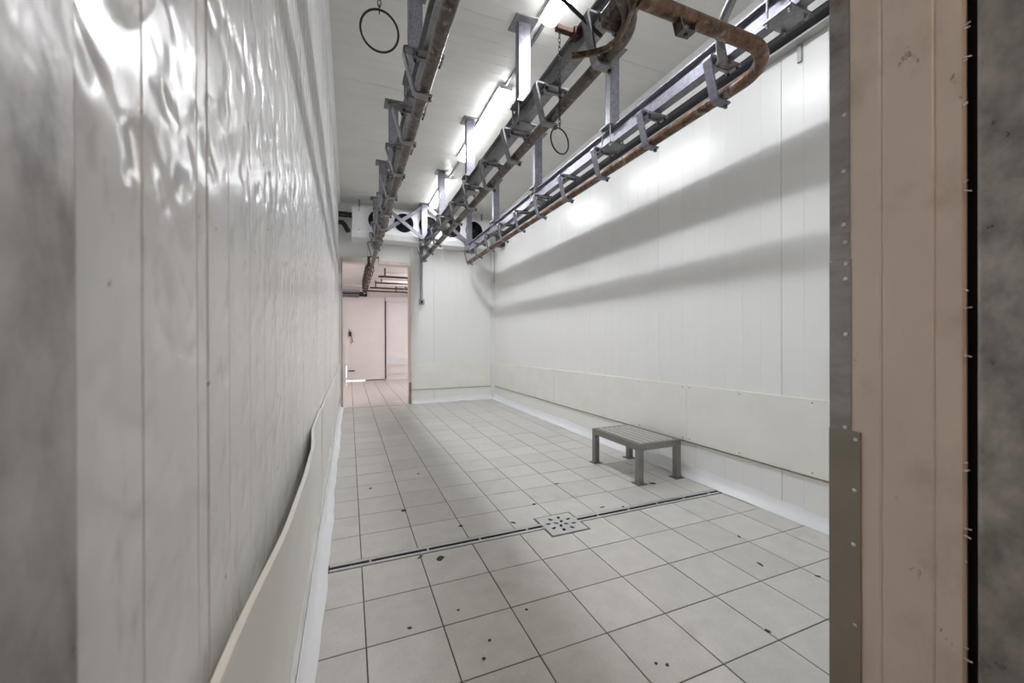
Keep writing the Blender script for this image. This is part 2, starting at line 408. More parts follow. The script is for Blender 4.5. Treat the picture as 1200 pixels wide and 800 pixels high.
me = plate_with_holes('cover', [(-gw/2, -gd/2), (gw/2, -gd/2), (gw/2, gd/2), (-gw/2, gd/2)], holes, 0.004, 'drain_metal')
gc = P((GX0+GX1)/2, -1, (GZ0+GZ1)/2)
link('cover', me, dr, gc-dr.location+Vector((0, 0, 0.0005)))
mb = MB()
for (x0, x1, z0, z1) in ((GX0, GX1, GZ0, GZ0+.005), (GX0, GX1, GZ1-.005, GZ1), (GX0, GX0+.005, GZ0, GZ1), (GX1-.005, GX1, GZ0, GZ1)):
    mb.box((x0, -1.06, z0), (x1, -1-.001, z1))
part('cover_frame', mb, 'guard_lower', dr)
mb = MB(); mb.box((GX0, -1.07, GZ0), (GX1, -1.06, GZ1)); part('sump', mb, 'black', dr)

# ---- ceiling
mb = MB(); mb.box((-0.3, YC+.02, .30), (2.45, YC+.12, 6.62))
ceiling = struct('ceiling', mb, 'seam', 'off-white ribbed panel ceiling over the rails')
seams_c = [0.45+0.98*i for i in range(8)]
edges = [.312]+[s for s in seams_c if .4 < s < 6.45]+[6.47]
for a, b in zip(edges[:-1], edges[1:]):
    prof = ribbed((b-a)*H, pitch=0.098*H)
    poly = [(a*H+t, P(0, YC, 0).z-o) for t, o in prof]
    m_ = MB(); m_.prism(poly, 0, (XL-.02)*H, (XR+.02)*H); part('ceiling_panel', m_, 'panel_ceiling', ceiling)

# ---- left wall
zc_top = P(0, YC, 0).z
mb = MB(); mb.box((XL-.12, -1.05, .2915), (XL-.02, YC+.02, ZB))
wall_left = struct('wall_left', mb, 'seam', 'dented glossy white ribbed panel wall')
wall_panels(wall_left, 'panel_dented', 'y', .2915*H, (ZB-.0)*H, [(.517+.95*i)*H for i in range(7)], XL*H, 1, 0, zc_top, ribs=[(.372+.1136*k)*H for k in range(56)], gap_=.0026)
# ---- right wall
mb = MB(); mb.box((XR+.02, -1.05, ZF0), (XR+.12, YC+.02, ZB+.15))
wall_right = struct('wall_right', mb, 'seam', 'long white ribbed panel wall opposite the dented one')
wall_panels(wall_right, 'panel', 'y', ZF1*H, ZB*H, [(.548+.98*i)*H for i in range(7)], XR*H, -1, 0, zc_top)
# ---- back wall with the doorway (notched for the rail)
mb = MB(); zc0, zc1 = ZB+.02, ZB+.13
mb.box((DR, -1.05, zc0), (XR+.02, YC+.02, zc1)); mb.box((-.26, -1.05, zc0), (DL, YC+.02, zc1))
mb.box((DL, DT, zc0), (.26, YC+.02, zc1)); mb.box((.43, DT, zc0), (DR, YC+.02, zc1)); mb.box((.26, 1.30, zc0), (.43, YC+.02, zc1))
wall_back = struct('wall_back', mb, 'seam', 'white panel wall at the end of the room with an open doorway')
wall_panels(wall_back, 'panel', 'x', DR*H, XR*H, [(1.27+.98*i)*H for i in range(3)], ZB*H, -1, 0, zc_top)
for (x0, x1, y0) in ((XL, .26, DT), (.26, .43, 1.30), (.43, DR, DT)):
    wall_panels(wall_back, 'panel', 'x', x0*H, x1*H, [], ZB*H, -1, P(0, y0, 0).z, zc_top)
wall_panels(wall_back, 'panel', 'x', XL*H, DL*H, [], ZB*H, -1, 0, P(0, DT, 0).z)
# door lining
mb = MB(); mb.box((DR-.028, -1, ZB-.012), (DR+.002, DT+.0, ZB+.14)); part('door_lining', mb, 'panel_reveal', wall_back)
mb = MB(); mb.box((DR-.03, -1, ZB-.014), (DR+.004, -.66, ZB+.02)); part('lining_shoe', mb, 'guard_lower', wall_back)
mb = MB(); mb.box((DL-.01, -1, ZB-.012), (DL+.008, DT, ZB+.14)); part('door_lining', mb, 'grey_angle', wall_back)
for (x0, x1) in ((DL, .26), (.43, DR)):
    mb = MB(); mb.box((x0, DT-.05, ZB-.015), (x1, DT+.005, ZB+.14)); part('head_lining', mb, 'panel_reveal', wall_back, bevel=.004)
# ---- front wall: right side of the doorway the camera stands in
mb = MB(); mb.box((XJ+.01, -1, ZF0+.006), (XR+.12, YC+.02, ZF1-.004)); mb.box((XL-.12, 1.05, ZF0+.006), (XJ+.01, YC+.02, ZF1-.004))
wall_front = struct('wall_front', mb, 'seam', 'thick panel wall with the doorway the view looks through')
# reveal sheet with two press lines
pts = [(XJ+.012, ZF0), (XJ, ZF0+.002)]
for zz in (.3465, .418): pts += [(XJ, zz-.0035), (XJ+.0028, zz), (XJ, zz+.0035)]
pts += [(XJ, ZF1), (XJ+.012, ZF1)]
mb = MB(); mb.prism([(a*H, b*H) for a, b in pts], 2, 0, P(0, 1.05, 0).z); part('reveal_panel', mb, 'panel_reveal', wall_front)
mb = MB(); mb.box((XJ+.008, -1, ZF1-.004), (XR+.02, YC, ZF1)); part('inner_sheet', mb, 'panel', wall_front)
# steel corner guards with screws
def guard(z_in, y0, y1, m, screws, out):
    mb = MB()
    mb.prism([((XJ-out)*H, z_in*H), ((XJ-out)*H, (ZF1+out)*H), ((XJ+.06)*H, (ZF1+out)*H), ((XJ+.06)*H, (ZF1+out*.3)*H), ((XJ-out*.1)*H, (ZF1+out*.3)*H), ((XJ-out*.1)*H, z_in*H)], 2, P(0, y0, 0).z, P(0, y1, 0).z)
    g = part('corner_guard', mb, m, wall_front)
    for (zz, yy) in screws:
        s_ = MB(); p = P(XJ-out, yy, zz); s_.tube([p, p+Vector((-.0016, 0, 0)), p+Vector((-.0024, 0, 0))], [.0055, .005, .002], 10)
        part('screw', s_, 'chrome', g, smooth=True)
guard(.4665, .158, 1.05, 'guard_steel', [(.475, .33), (.474, .44), (.475, .225), (.473, .19), (.476, .7)], .0022)
guard(.4645, -.182, .156, 'guard_steel', [(.471, .148), (.4725, .118), (.472, .01), (.4735, -.172)], .0026)
guard(.4485, -1, -.178, 'guard_lower', [(.456, -.192), (.4575, -.29), (.459, -.395), (.457, -.55), (.457, -.75)], .0034)
# steel door posts on the outer side, gasket slot between
mb = MB(); mb.box((XJ+.0, -1, .05), (XJ+.14, YC, .2985))
trim_1 = struct('trim_1', mb, 'jamb_steel', 'dull galvanized steel door post beside the black gasket slot'); bev(trim_1, .006)
mb = MB(); mb.box((XJ+.024, -1, .296), (XJ+.14, 1.05, .315)); part('gasket', mb, 'rubber', trim_1)
for i in range(26):
    yy = random.uniform(-.75, .5); mb = MB(); l = random.uniform(.003, .009)
    mb.bar(P(XJ+.001, yy, ZF0), P(XJ+.001, yy+random.uniform(-.004, .004), ZF0-l), .0018, .0018); part('foam_burr', mb, 'kick', wall_front)
mb = MB(); mb.box((XL-.13, -1, -.02), (XL+.004, YC, .291))
trim_2 = struct('trim_2', mb, 'jamb_steel', 'blotchy galvanized steel door post against the dented wall'); bev(trim_2, .006)

# ---- kick boards on the walls
def slanted(x, za, zb, ya0, ya1, yb0, yb1, th):
    mb = MB(); n = 0
    a = [P(x, ya0, za), P(x, ya1, za), P(x, yb1, zb), P(x, yb0, zb)]; d = Vector((th*H, 0, 0))
    mb.v = [tuple(p) for p in a]+[tuple(p+d) for p in a]
    mb.f = [(0, 1, 2, 3), (7, 6, 5, 4)]+[(i, 4+i, 4+(i+1) % 4, (i+1) % 4) for i in range(4)]
    return mb
def kt(z): t = (z-1.273)/(6.29-1.273); return -.318+(-.371+.318)*t
def kb(z): t = (z-1.273)/(6.29-1.273); return -.734+(-.769+.734)*t
for za, zb in ((.50, 2.217), (2.221, 4.25), (4.254, 6.36)):
    b = part('kick_board', slanted(XR-.0105, za, zb, kb(za), kt(za), kb(zb), kt(zb), .010), 'kick', wall_right, bevel=.002)
    s_ = MB(); p = []
    for zz in [za+.03]+[za+(zb-za)*k/4 for k in range(1, 4)]+[zb-.03]:
        for yy in (kt(zz)-.02, kb(zz)+.02):
            q = P(XR-.0105, yy, zz); r = MB(); r.tube([q, q+Vector((-.002, 0, 0))], .005, 8); part('rivet', r, 'stainless', b)
for za, zb in ((.50, 6.40),):
    part('shadow_dirt_line', slanted(XR-.012, za, zb, kb(za)-.009, kb(za)-.001, kb(zb)-.007, kb(zb)-.001, .011), 'shadow_dirt', wall_right)  # dark strip drawn in for the shadow and dirt along the lower board edge
b = MB(); b.box((DR+.01, -.779, ZB-.012), (2.24, -.773, ZB-.001)); part('shadow_dirt_line', b, 'shadow_dirt', wall_back)
b = MB(); b.box((DR+.01, -.772, ZB-.0105), (2.24, -.362, ZB-.001)); kb_ = part('kick_board', b, 'kick', wall_back, bevel=.002)
for xx in (.95, 1.3, 1.7, 2.15):
    for yy in (-.38, -.755):
        q = P(xx, yy, ZB-.0105); r = MB(); r.tube([q, q+Vector((0, -.002, 0))], .005, 8); part('rivet', r, 'stainless', kb_)
# thin raised wainscot sheet under the kick boards (edge line), right wall
# left boards: the first has sprung off the wall
def wavy_board(zs, xs_top, xs_bot, ytop, ybot, th=.009):
    mb = MB()
    def smooth_interp(z, arr):
        for i in range(len(zs)-1):
            if zs[i] <= z <= zs[i+1]:
                t = (z-zs[i])/(zs[i+1]-zs[i]); t = t*t*(3-2*t); return arr[i]+(arr[i+1]-arr[i])*t
        return arr[-1]
    n = 40; m = 6
    for side in (0, 1):
        for i in range(n+1):
            z = zs[0]+(zs[-1]-zs[0])*i/n; xt, xb = smooth_interp(z, xs_top), smooth_interp(z, xs_bot)
            for j in range(m+1):
                t = j/m; mb.v.append(tuple(P(xb+(xt-xb)*t**1.6-side*th, ybot+(ytop-ybot)*t, z)))
    K = (n+1)*(m+1)
    for i in range(n):
        for j in range(m):
            a = i*(m+1)+j; q = (a, a+1, a+m+2, a+m+1); mb.f += [q, tuple(K+k for k in q[::-1])]
    for i in range(n):
        for j in (0, m):
            a = i*(m+1)+j; b = a+m+1; mb.f.append((a, b, K+b, K+a))
    for i in (0, n):
        for j in range(m):
            a = i*(m+1)+j; mb.f.append((a, a+1, K+a+1, K+a))
    return mb
b1 = part('kick_board', wavy_board([.34, .47, .86, 1.1, 1.32, 1.74, 2.17], [-.1215, -.117, -.0985, -.097, -.1005, -.125, -.128], [-.128]*7, -.33, -.76), 'kick', wall_left, smooth=True)
b2 = part('kick_board', wavy_board([2.185, 2.6, 3.6, 4.26], [-.124, -.127, -.125, -.124], [-.128]*4, -.335, -.765), 'kick', wall_left, smooth=True)
b3 = part('kick_board', wavy_board([4.275, 5.0, 5.8, 6.40], [-.122, -.126, -.126, -.123], [-.128]*4, -.345, -.77), 'kick', wall_left, smooth=True)

# ---- cove baseboards (soft white plastic, slightly wavy and lifting)
def cove(name, fn, ts, label):
    """fn(t, out, up) -> world point; out = distance from the wall, up = height above the floor"""
    mb = MB(); k = 7
    for t in ts:
        wv = .010*math.sin(t*3.1+1)+.007*math.sin(t*8.3)+.005*math.sin(t*19)
        sc = 1+wv*8
        prof = [(0.002, .095+wv*.6), (.007, .096+wv*.6), (.012, .060), (.026, .030), (.054*sc, .009+max(0, wv)*.5), (.058*sc, .002+max(0, wv)*.4), (.004, .001)]
        for o, u_ in prof: mb.v.append(tuple(fn(t, o, u_)))
    for i in range(len(ts)-1):
        for j in range(k):
            mb.f.append((i*k+j, i*k+(j+1) % k, (i+1)*k+(j+1) % k, (i+1)*k+j))
    mb.f += [tuple(range(k)), tuple((len(ts)-1)*k+j for j in range(k))[::-1]]
    return struct(name, mb, 'cove', label, smooth=True)
def rng(a, b, n): return [a+(b-a)*i/n for i in range(n+1)]
cove('baseboard_right', lambda t, o, u_: Vector((XR*H-o, t*H, u_)), rng(ZF1, ZB-.02, 120), 'white plastic cove skirting below the long ribbed wall')
cove('baseboard_left', lambda t, o, u_: Vector((XL*H+o*1.05, t*H, u_)), rng(ZF1-.1, ZB-.02, 120), 'battered white plastic cove skirting lifting off below the dented wall')
cove('baseboard_back', lambda t, o, u_: Vector((t*H, ZB*H-o*.7, u_)), rng(DR+.02, XR-.03, 40), 'wavy white cove skirting beside the open doorway')
# ceiling coves and corner cove
def covetrim(name, poly, axis, a, b, label, m='white_enamel'):
    mb = MB(); mb.prism(poly, axis, a, b); return struct(name, mb, m, label)
q = .034*H
covetrim('trim_3', [(XL*H, zc_top), (XL*H, zc_top-q), (XL*H+q*.35, zc_top-q*.55), (XL*H+q*.6, zc_top-q*.3), (XL*H+q, zc_top)], 1, ZF1*H, ZB*H, 'white cove strip where the dented wall meets the ceiling')
q = .05*H
covetrim('trim_4', [(XR*H, ZB*H), (XR*H, ZB*H-q), (XR*H-q*.3, ZB*H-q*.7), (XR*H-q*.7, ZB*H-q*.3), (XR*H-q, ZB*H)], 2, .05, zc_top, 'white corner cove strip between the two plain walls')

# ================================================================== NEXT ROOM
NX0, NX1, NZ0, NZ1, NY = -0.55, 2.6, ZB+.13, 10.75, 1.40
mb = MB(); mb.box((NX0-.1, lo, 6.62), (NX1+.1, gr, NZ1+1.2))
fn = struct('floor_next_room', mb, 'grout', 'pinkish tiled floor of the room beyond the doorway')
mb = MB()
x = -.46
while x < 2.5:
    z = 6.47
    while z < NZ1+.1:
        mb.box((x+.003, -1-.006/H, z+.003), (x+.2518, -1+.0005, z+.244)); z += .2468
    x += .25475
tl = part('floor_tiles', mb, 'tile_next_room', fn); tl['kind'] = 'stuff'
mb = MB(); mb.box((DL, -1.01, ZB-.02), (DR-.02, -1+.004, ZB+.05)); part('threshold', mb, 'tile_next_room', fn)
mb = MB(); mb.box((NX0-.1, -1, NZ0), (NX0, NY+.05, NZ1)); struct('wall_next_left', mb, 'panel_next_room', 'pale side wall of the room beyond the doorway')
mb = MB(); mb.box((NX1, -1, NZ0), (NX1+.1, NY+.05, NZ1)); struct('wall_next_right', mb, 'panel_next_room', 'pale far side wall of the room beyond the doorway')
mb = MB(); mb.box((NX0-.1, NY+.02, NZ0), (NX1+.1, NY+.1, NZ1+.1))
cn = struct('ceiling_next_room', mb, 'seam', 'low ribbed ceiling of the room beyond the doorway')
z = NZ0
while z < NZ1:
    b = min(z+.42, NZ1); m_ = MB(); m_.box((NX0, NY, z+.006), (NX1, NY+.02, b-.006)); part('ceiling_panel', m_, 'panel_next_room', cn); z += .42
# back wall around a door that does not quite close
BD0, BD1, BDT = -.075, .855, 1.12
mb = MB(); mb.box((NX0, -1, NZ1), (BD0, NY, NZ1+.1)); mb.box((BD0, BDT, NZ1), (BD1, NY, NZ1+.1)); mb.box((BD1, -1, NZ1), (NX1, NY, NZ1+.1))
wn = struct('wall_next_back', mb, 'panel_next_room', 'pale wall around the closed door beyond the doorway')
mb = MB(); mb.box((.875, -.84, NZ1-.03), (1.60, BDT-.12, NZ1)); part('wall_panel', mb, 'panel_next_room', wn)
mb = MB(); mb.box((.875, -.62, NZ1-.06), (1.60, -.40, NZ1-.0)); part('bump_rail', mb, 'cove', wn)
mb = MB(); mb.box((.855, BDT-.10, NZ1-.10), (1.62, BDT+.03, NZ1)); part('wall_cap', mb, 'white_enamel', wn)
d = MB(); d.box((BD0+.014, -.975, NZ1-.05), (BD1-.004, BDT, NZ1+.02))
door = struct('door_1', d, 'panel_next_room', 'white closed door with daylight at its lower edges')
dh = MB(); dh.tube([P(.0, .30, NZ1-.07), P(.02, .20, NZ1-.09), P(.05, .12, NZ1-.09), P(.08, -.02, NZ1-.08), P(.03, -.05, NZ1-.08)], .011, 8)
dh.box((-.01, .12, NZ1-.10), (.05, .23, NZ1-.05)); part('door_handle', dh, 'dark_metal', door)
dl_ = MB(); dl_.box((BD0+.05, -.76, NZ1-.075), (BD0+.20, -.725, NZ1-.05)); part('door_latch', dl_, 'rust', door)
mb = MB(); mb.box((BD1-.002, -.97, NZ1-.085), (BD1+.02, BDT, NZ1-.0)); part('door_frame', mb, 'dark_metal', wn)
mb = MB(); mb.box((BD0-.03, -.62, NZ1-.075), (BD0+.030, BDT, NZ1-.052)); part('door_frame', mb, 'panel_next_room', wn)  # strip added to block daylight leaking past the upper door edge
mb = MB(); mb.box((BD0+.45, -1, NZ1+.01), (BD1, -.96, NZ1+.06)); part('door_sill', mb, 'dark_metal', wn)
mb = MB(); mb.box((-.5, BDT, NZ1-.10), (.42, BDT+.11, NZ1-.0)); part('door_header', mb, 'dark_metal', wn)
# rails and shelf of the next room
for i, (zz, yy, x0, r) in enumerate(((8.0, 1.235, .52, .020), (8.9, 1.235, .52, .020), (9.75, 1.235, .45, .020), (10.4, 1.235, .30, .020))):
    rt = MB(); rt.tube([P(x0, yy, zz), P(2.59, yy, zz)], r*H, 10)
    rr_ = thing('cross_rail', P(1.5, yy, zz), ['rusty cross rail nearest the doorway in the next room', 'second rusty cross rail beyond the doorway', 'third rusty cross rail beyond the doorway', 'hindmost rusty cross rail above the closed door'][i], 'rail', 'cross rails in the next room')
    part('tube', rt, 'rust', rr_, smooth=True)
    for xx in (x0+.12, x0+.8, x0+1.5):
        hb = MB(); hb.bar(P(xx, yy+.01, zz), P(xx, NY, zz), .04, .012, (0, 1, 0)); part('hanger', hb, 'galvanized', rr_)
for i, zz in enumerate((8.4, 9.4)):
    hb = MB(); hb.box((.6, 1.265, zz), (2.55, 1.38, zz+.11)); o = solo('cable_tray', hb, 'white_enamel', ['white trunking between the first two cross rails', 'white trunking between the second and third cross rails'][i], 'trunking', bevel=.006)
for i in range(4):
    hb = MB(); yy = 1.06+.035*i; zz = 10.2-.16*i
    hb.tube([P(NX0, yy, zz), P(.22, yy-.01, zz)], .012*H, 8)
    solo('service_pipe', hb, 'pvc_grey' if i % 2 else 'galvanized_dull', ['lowest', 'second lowest', 'second highest', 'highest'][i]+' of the grey service pipes under the ceiling beyond the doorway', 'pipe', 'service pipes in the next room', smooth=True)

# ================================================================== OVERHEAD RAILS
TUBE_Y, TUBE_R = 1.228, .0295
BB, BT = 1.405, 1.525          # beam bottom / top
def ibeam(mb, x0, x1, za, zb, yb=BB, yt=BT):
    f = .010; xc = (x0+x1)/2; w2 = .0035
    poly = [(x0, yb), (x1, yb), (x1, yb+f), (xc+w2, yb+f), (xc+w2, yt-f), (x1, yt-f), (x1, yt), (x0, yt), (x0, yt-f), (xc-w2, yt-f), (xc-w2, yb+f), (x0, yb+f)]
    mb.prism([(a*H, (1+b)*H) for a, b in poly], 1, za*H, zb*H)
    return mb
# shared meshes, around the tube axis at X=0, Z=0 (world metres, height absolute)
def bracket_meshes():
    """list of (part name, mesh builder, material key, offsets) around the tube axis"""
    wz = Vector((0, .023*H, 0)); fy_ = TUBE_Y-TUBE_R
    pts = [P(.092, BB-.006, 0), P(-.088, BB-.006, 0), P(-.098, BB-.010, 0), P(-.100, BB-.022, 0), P(-.056, TUBE_Y-.010, 0), P(-.050, TUBE_Y-.026, 0), P(-.040, fy_-.006, 0), P(.034, fy_-.006, 0)]
    arm = MB().strip(pts, wz, .010*H)
    bar_ = MB().box((-.055, BB-.020, -.009), (.092, BB-.011, .009))
    cross = MB().box((-.011, BB-.028, -.040), (.011, BB-.020, .040))
    bolt_ = MB().hexbolt(P(0, BB-.040, 0), (0, 0, 1), .009, .016)
    foot = MB().tube([P(.026, fy_-.024, 0), P(.026, fy_-.011, 0)], .012, 6)
    return [('arm', arm, [(0, 0)]), ('clamp_bar', bar_, [(0, -.028), (0, .028)]), ('clamp_plate', cross, [(.078, 0), (-.039, 0)]),
            ('bolt', bolt_, [(-.040, .026), (-.040, -.026), (.078, .026), (.078, -.026)]), ('foot_bolt', foot, [(0, 0)])]
def bracket_set(arm_m):
    mm = {'arm': arm_m, 'clamp_bar': 'galvanized_dull', 'clamp_plate': 'galvanized_dull', 'bolt': 'dark_metal', 'foot_bolt': 'rust_grey'}
    return [(k, v.mesh(k, mm[k]), offs) for k, v, offs in bracket_meshes()]
BM = bracket_set('galvanized_dull'); BM_R = bracket_set('galvanized')
def place_bracket(r, xt, zz, bset):
    o = link('bracket', bset[0][1], r, Vector((xt*H, zz*H, 0))-r.location)
    for k, me_, offs in bset[1:]:
        for dx, dz in offs: link(k, me_, o, (dx*H, dz*H, 0))
    return o
def hanger_set():
    a, b, t = .040, .028, .006
    poly = [(-a, -b), (a, -b), (a, b), (a-t, b), (a-t, -b+t), (-a+t, -b+t), (-a+t, b), (-a, b)]
    post = MB().prism([(p*H, q*H) for p, q in poly], 2, P(0, BT+.012, 0).z, P(0, YC-.008, 0).z)
    cpl = MB().box((-.075, YC-.009, -.075), (.075, YC, .075))
    top_ = MB().box((-.068, BT+.002, -.062), (.068, BT+.012, .062)); bot_ = MB().box((-.068, BB-.014, -.062), (.068, BB-.004, .062))
    rod = MB().tube([P(0, BB-.035, 0), P(0, BT+.035, 0)], .0065, 8); nut = MB().hexbolt(P(0, BB-.026, 0), (0, 0, 1), .011, .012)
    q4 = [(x_, z_) for x_ in (-.054, .054) for z_ in (-.048, .048)]
    L_ = [('hanger_post', post, 'galvanized', [(0, 0)]), ('ceiling_plate', cpl, 'galvanized_dull', [(0, 0)]), ('clamp_plate', top_, 'galvanized_dull', [(0, 0)]), ('clamp_plate', bot_, 'galvanized_dull', [(0, 0)]),
          ('rod', rod, 'galvanized_dull', q4), ('nut', nut, 'galvanized_dull', q4)]
    return [(k, v.mesh(k, m_), offs) for k, v, m_, offs in L_]
HM = hanger_set()
BZ = [1.457+.5*k for k in range(10)]
HZ = [1.15+1.235*k for k in range(5)]
def rail(name, xt, label, tube_mat, tube_pts, bz, hz, beam_m, beam_z, bset, tube_more=()):
    r = thing(name, P(xt, 0, 3.5), label, 'rail', 'overhead rails')
    L0 = r.location
    bm = part('beam', ibeam(MB(), xt-.008, xt+.050, *beam_z), beam_m, r, bevel=.0)
    tb = part('tube', MB().tube(tube_pts, TUBE_R*H, 14), tube_mat, r, smooth=True)
    for zz in bz: place_bracket(r, xt, zz, bset)
    for zz in hz:
        o = link('hanger_post', HM[0][1], r, Vector(((xt+.021)*H, zz*H, 0))-L0)
        for k, me_, offs in HM[1:]:
            for dx, dz in offs: link(k, me_, o, (dx*H, dz*H, 0))
    return r
ZE = 6.05
x = .345
r1 = rail('overhead_rail', x, 'overhead rail that runs on through the open doorway, its tube brown with rust', 'rust_grey', [P(x, TUBE_Y, .55), P(x, TUBE_Y, 3), P(x, TUBE_Y, 6), P(x, TUBE_Y, 10.2)],
          BZ[1:], HZ, 'galvanized_dull', (ZF1+.01, 6.40), BM)
part('end_shackle', MB().box((x-.03, 1.13, 9.9), (x+.03, 1.19, 10.2)), 'rust', r1)
for zz in [6.75+.42*k for k in range(8)]:
    mb = MB(); mb.bar(P(x-.05, 1.19, zz), P(x-.05, NY, zz), .05, .012, (0, 1, 0)); mb.box((x-.05, 1.185, zz-.02), (x+.03, 1.195, zz+.02)); part('short_hanger', mb, 'rust_grey', r1)
    mb = MB(); mb.tube([P(x+.02, 1.19, zz+.03), P(x+.03, 1.13, zz+.03), P(x+.01, 1.10, zz+.03), P(x-.03, 1.12, zz+.03)], .009, 8); part('hook', mb, 'rust', r1, smooth=True)
# middle rail: bends off to the left at the near end, joins the cross tube
x2 = 1.04
bend = [P(*p) for p in []]
c = P(x2-.22, TUBE_Y, 1.37)
pts = [P(x2, TUBE_Y, ZE+.05), P(x2, TUBE_Y, 4), P(x2, TUBE_Y, 2)]+arc(c, .22*H, 0, -math.pi/2, 10, (1, 0, 0), (0, 1, 0))+[P(.62, TUBE_Y, 1.15)]+arc(P(.62, TUBE_Y, .93), .22*H, math.pi/2, math.pi*.92, 8, (1, 0, 0), (0, 1, 0))
r2 = rail('overhead_rail', x2, 'overhead rail beside the row of ceiling lights, with a grey-brown tube bending away', 'rust_grey', pts, BZ, HZ, 'galvanized_dull', (ZF1+.01, ZE), BM)
x3 = 1.745
c = P(x3-.2, TUBE_Y, 1.35)
pts = [P(x3, TUBE_Y, ZE+.02), P(x3, TUBE_Y, 4), P(x3, TUBE_Y, 2)]+arc(c, .2*H, 0, -math.pi/2, 12, (1, 0, 0), (0, 1, 0))+[P(1.2, TUBE_Y, 1.15), P(.965, TUBE_Y, 1.15)]
r3 = rail('overhead_rail', x3, 'overhead rail along the long ribbed wall, its rusty tube turning back in a bend', 'rust', pts, BZ, HZ, 'galvanized', (ZF1+.01, ZE), BM_R)
# lug below the cross tube
mb = MB(); lug = P(1.20, TUBE_Y-.045, 1.15)
mb.strip([P(1.145, TUBE_Y-.020, 1.15), P(1.158, TUBE_Y-.066, 1.15), P(1.215, TUBE_Y-.062, 1.15), P(1.225, TUBE_Y-.020, 1.15)], (0, .020*H, 0), .007*H); part('lug', mb, 'rust_grey', r3)
mb = MB(); mb.hexbolt(P(1.19, TUBE_Y-.064, 1.15), (0, 0, -1), .010, .008); part('lug_bolt', mb, 'dark_metal', r3)
# bent actuator arm over the cross tube
mb = MB(); mb.tube([P(1.47, 1.50, .95), P(1.46, 1.46, 1.06), P(1.45, 1.40, 1.15), P(1.45, 1.34, 1.20), P(1.455, 1.29, 1.225), P(1.48, 1.245, 1.24), P(1.53, 1.225, 1.27)], .019*H, 10)
part('actuator_arm', mb, 'galvanized_dull', r3, smooth=True)
mb = MB(); mb.box((1.51, 1.212, 1.255), (1.565, 1.235, 1.29)); part('actuator_block', mb, 'rust', r3, bevel=.006)
# switch gear where the middle rail bends
mb = MB(); mb.strip([P(a_, 1.180, b_) for a_, b_ in ((.86, 1.435), (.90, 1.41), (.94, 1.378), (.968, 1.345), (.978, 1.30), (.975, 1.255), (.962, 1.205), (.935, 1.14), (.90, 1.06), (.86, .99))], (0, 0, .012*H), .009*H); part('guide_strap', mb, 'rust', r2)
mb = MB(); mb.strip(arc(P(.90, TUBE_Y+.10, 1.30), .16*H, .6, -1.9, 14, (1, 0, 0), (0, 1, 0)), (0, 0, .03*H), .012*H); part('switch_tongue', mb, 'galvanized_dull', r2)
mb = MB(); mb.box((.945, TUBE_Y+.035, 1.25), (1.03, TUBE_Y+.10, 1.36)); part('switch_block', mb, 'rust_grey', r2, bevel=.012)
mb = MB(); mb.bar(P(.99, TUBE_Y+.06, 1.30), P(1.04, BB+.02, 1.22), .05*H, .03*H); part('switch_pivot', mb, 'galvanized_dull', r2, bevel=.006)
mb = MB(); mb.bar(P(.826, 1.566, 1.567), P(.99, 1.28, 1.41), .009*H, .014*H); part('switch_lever', mb, 'dark_metal', r2)
mb = MB(); mb.box((.930, 1.497, 1.68), (1.05, 1.522, 1.71)); mb.box((1.02, 1.485, 1.67), (1.05, 1.53, 1.72)); part('pull_lever', mb, 'red_rust', r2, bevel=.003)
mb = MB(); mb.box((.08, 1.455, 1.355), (.345, 1.490, 1.395)); mb.box((.32, 1.44, 1.34), (.35, 1.51, 1.41)); part('pull_lever', mb, 'red_rust', r1, bevel=.003)
# cross bracing at the far hangers
Zb = HZ[4]+.02
for (ra, xa, xb) in ((r2, x2+.021, x+.06), (r2, x+.03, x2+.0), (r2, x2+.06, x3-.01)):
    mb = MB(); dz = .012 if xa > xb else .035
    mb.bar(P(xa, YC-.03, Zb-dz), P(xb, 1.55, Zb-dz), .05*H, .012*H, (0, 1, 0)); part('brace', mb, 'galvanized', ra)
# clutter at the far end of the middle rail
mb = MB(); mb.tube([P(x2-.06, 1.35, ZE-.05), P(x2-.06, .9, ZE-.05)], .006, 6); mb.box((x2-.08, 1.30, ZE-.08), (x2-.02, 1.40, ZE)); part('stop_hook', mb, 'galvanized_dull', r2)
mb = MB(); mb.tube([P(1.315, 1.40, 6.0), P(1.315, 1.19, 6.0), P(1.325, 1.18, 6.0)], .007, 6); mb.bar(P(1.08, 1.40, 6.0), P(1.325, 1.40, 6.0), .012, .012); part('drip_rod', mb, 'white_enamel', r2)
part('end_stop', MB().box((x2-.035, TUBE_Y-.03, ZE+.05), (x2+.035, TUBE_Y+.03, ZE+.065)), 'rust', r2)

# ---- dark service pipe and ledge high on the right wall
e = thing('wall_ledge', P(2.25, 1.60, 3.4), 'long black pipe on a grey steel ledge high on the ribbed wall', 'pipe')
part('ledge', MB().box((2.238, 1.618, ZF1+.01), (XR-.001, 1.630, 6.2)), 'grey_angle', e)
part('pipe', MB().tube([P(2.235, 1.665, ZF1+.01), P(2.235, 1.665, 3), P(2.235, 1.665, 5.95)], .034*H, 12), 'black', e, smooth=True)
part('junction_box', MB().box((2.18, 1.50, 5.88), (XR-.002, 1.74, 6.02)), 'dark_metal', e, bevel=.01)
for zz in (1.42,):
    part('wall_tab', MB().box((2.286, 1.52, zz-.010), (XR-.001, 1.618, zz+.012)), 'grey_angle', e)

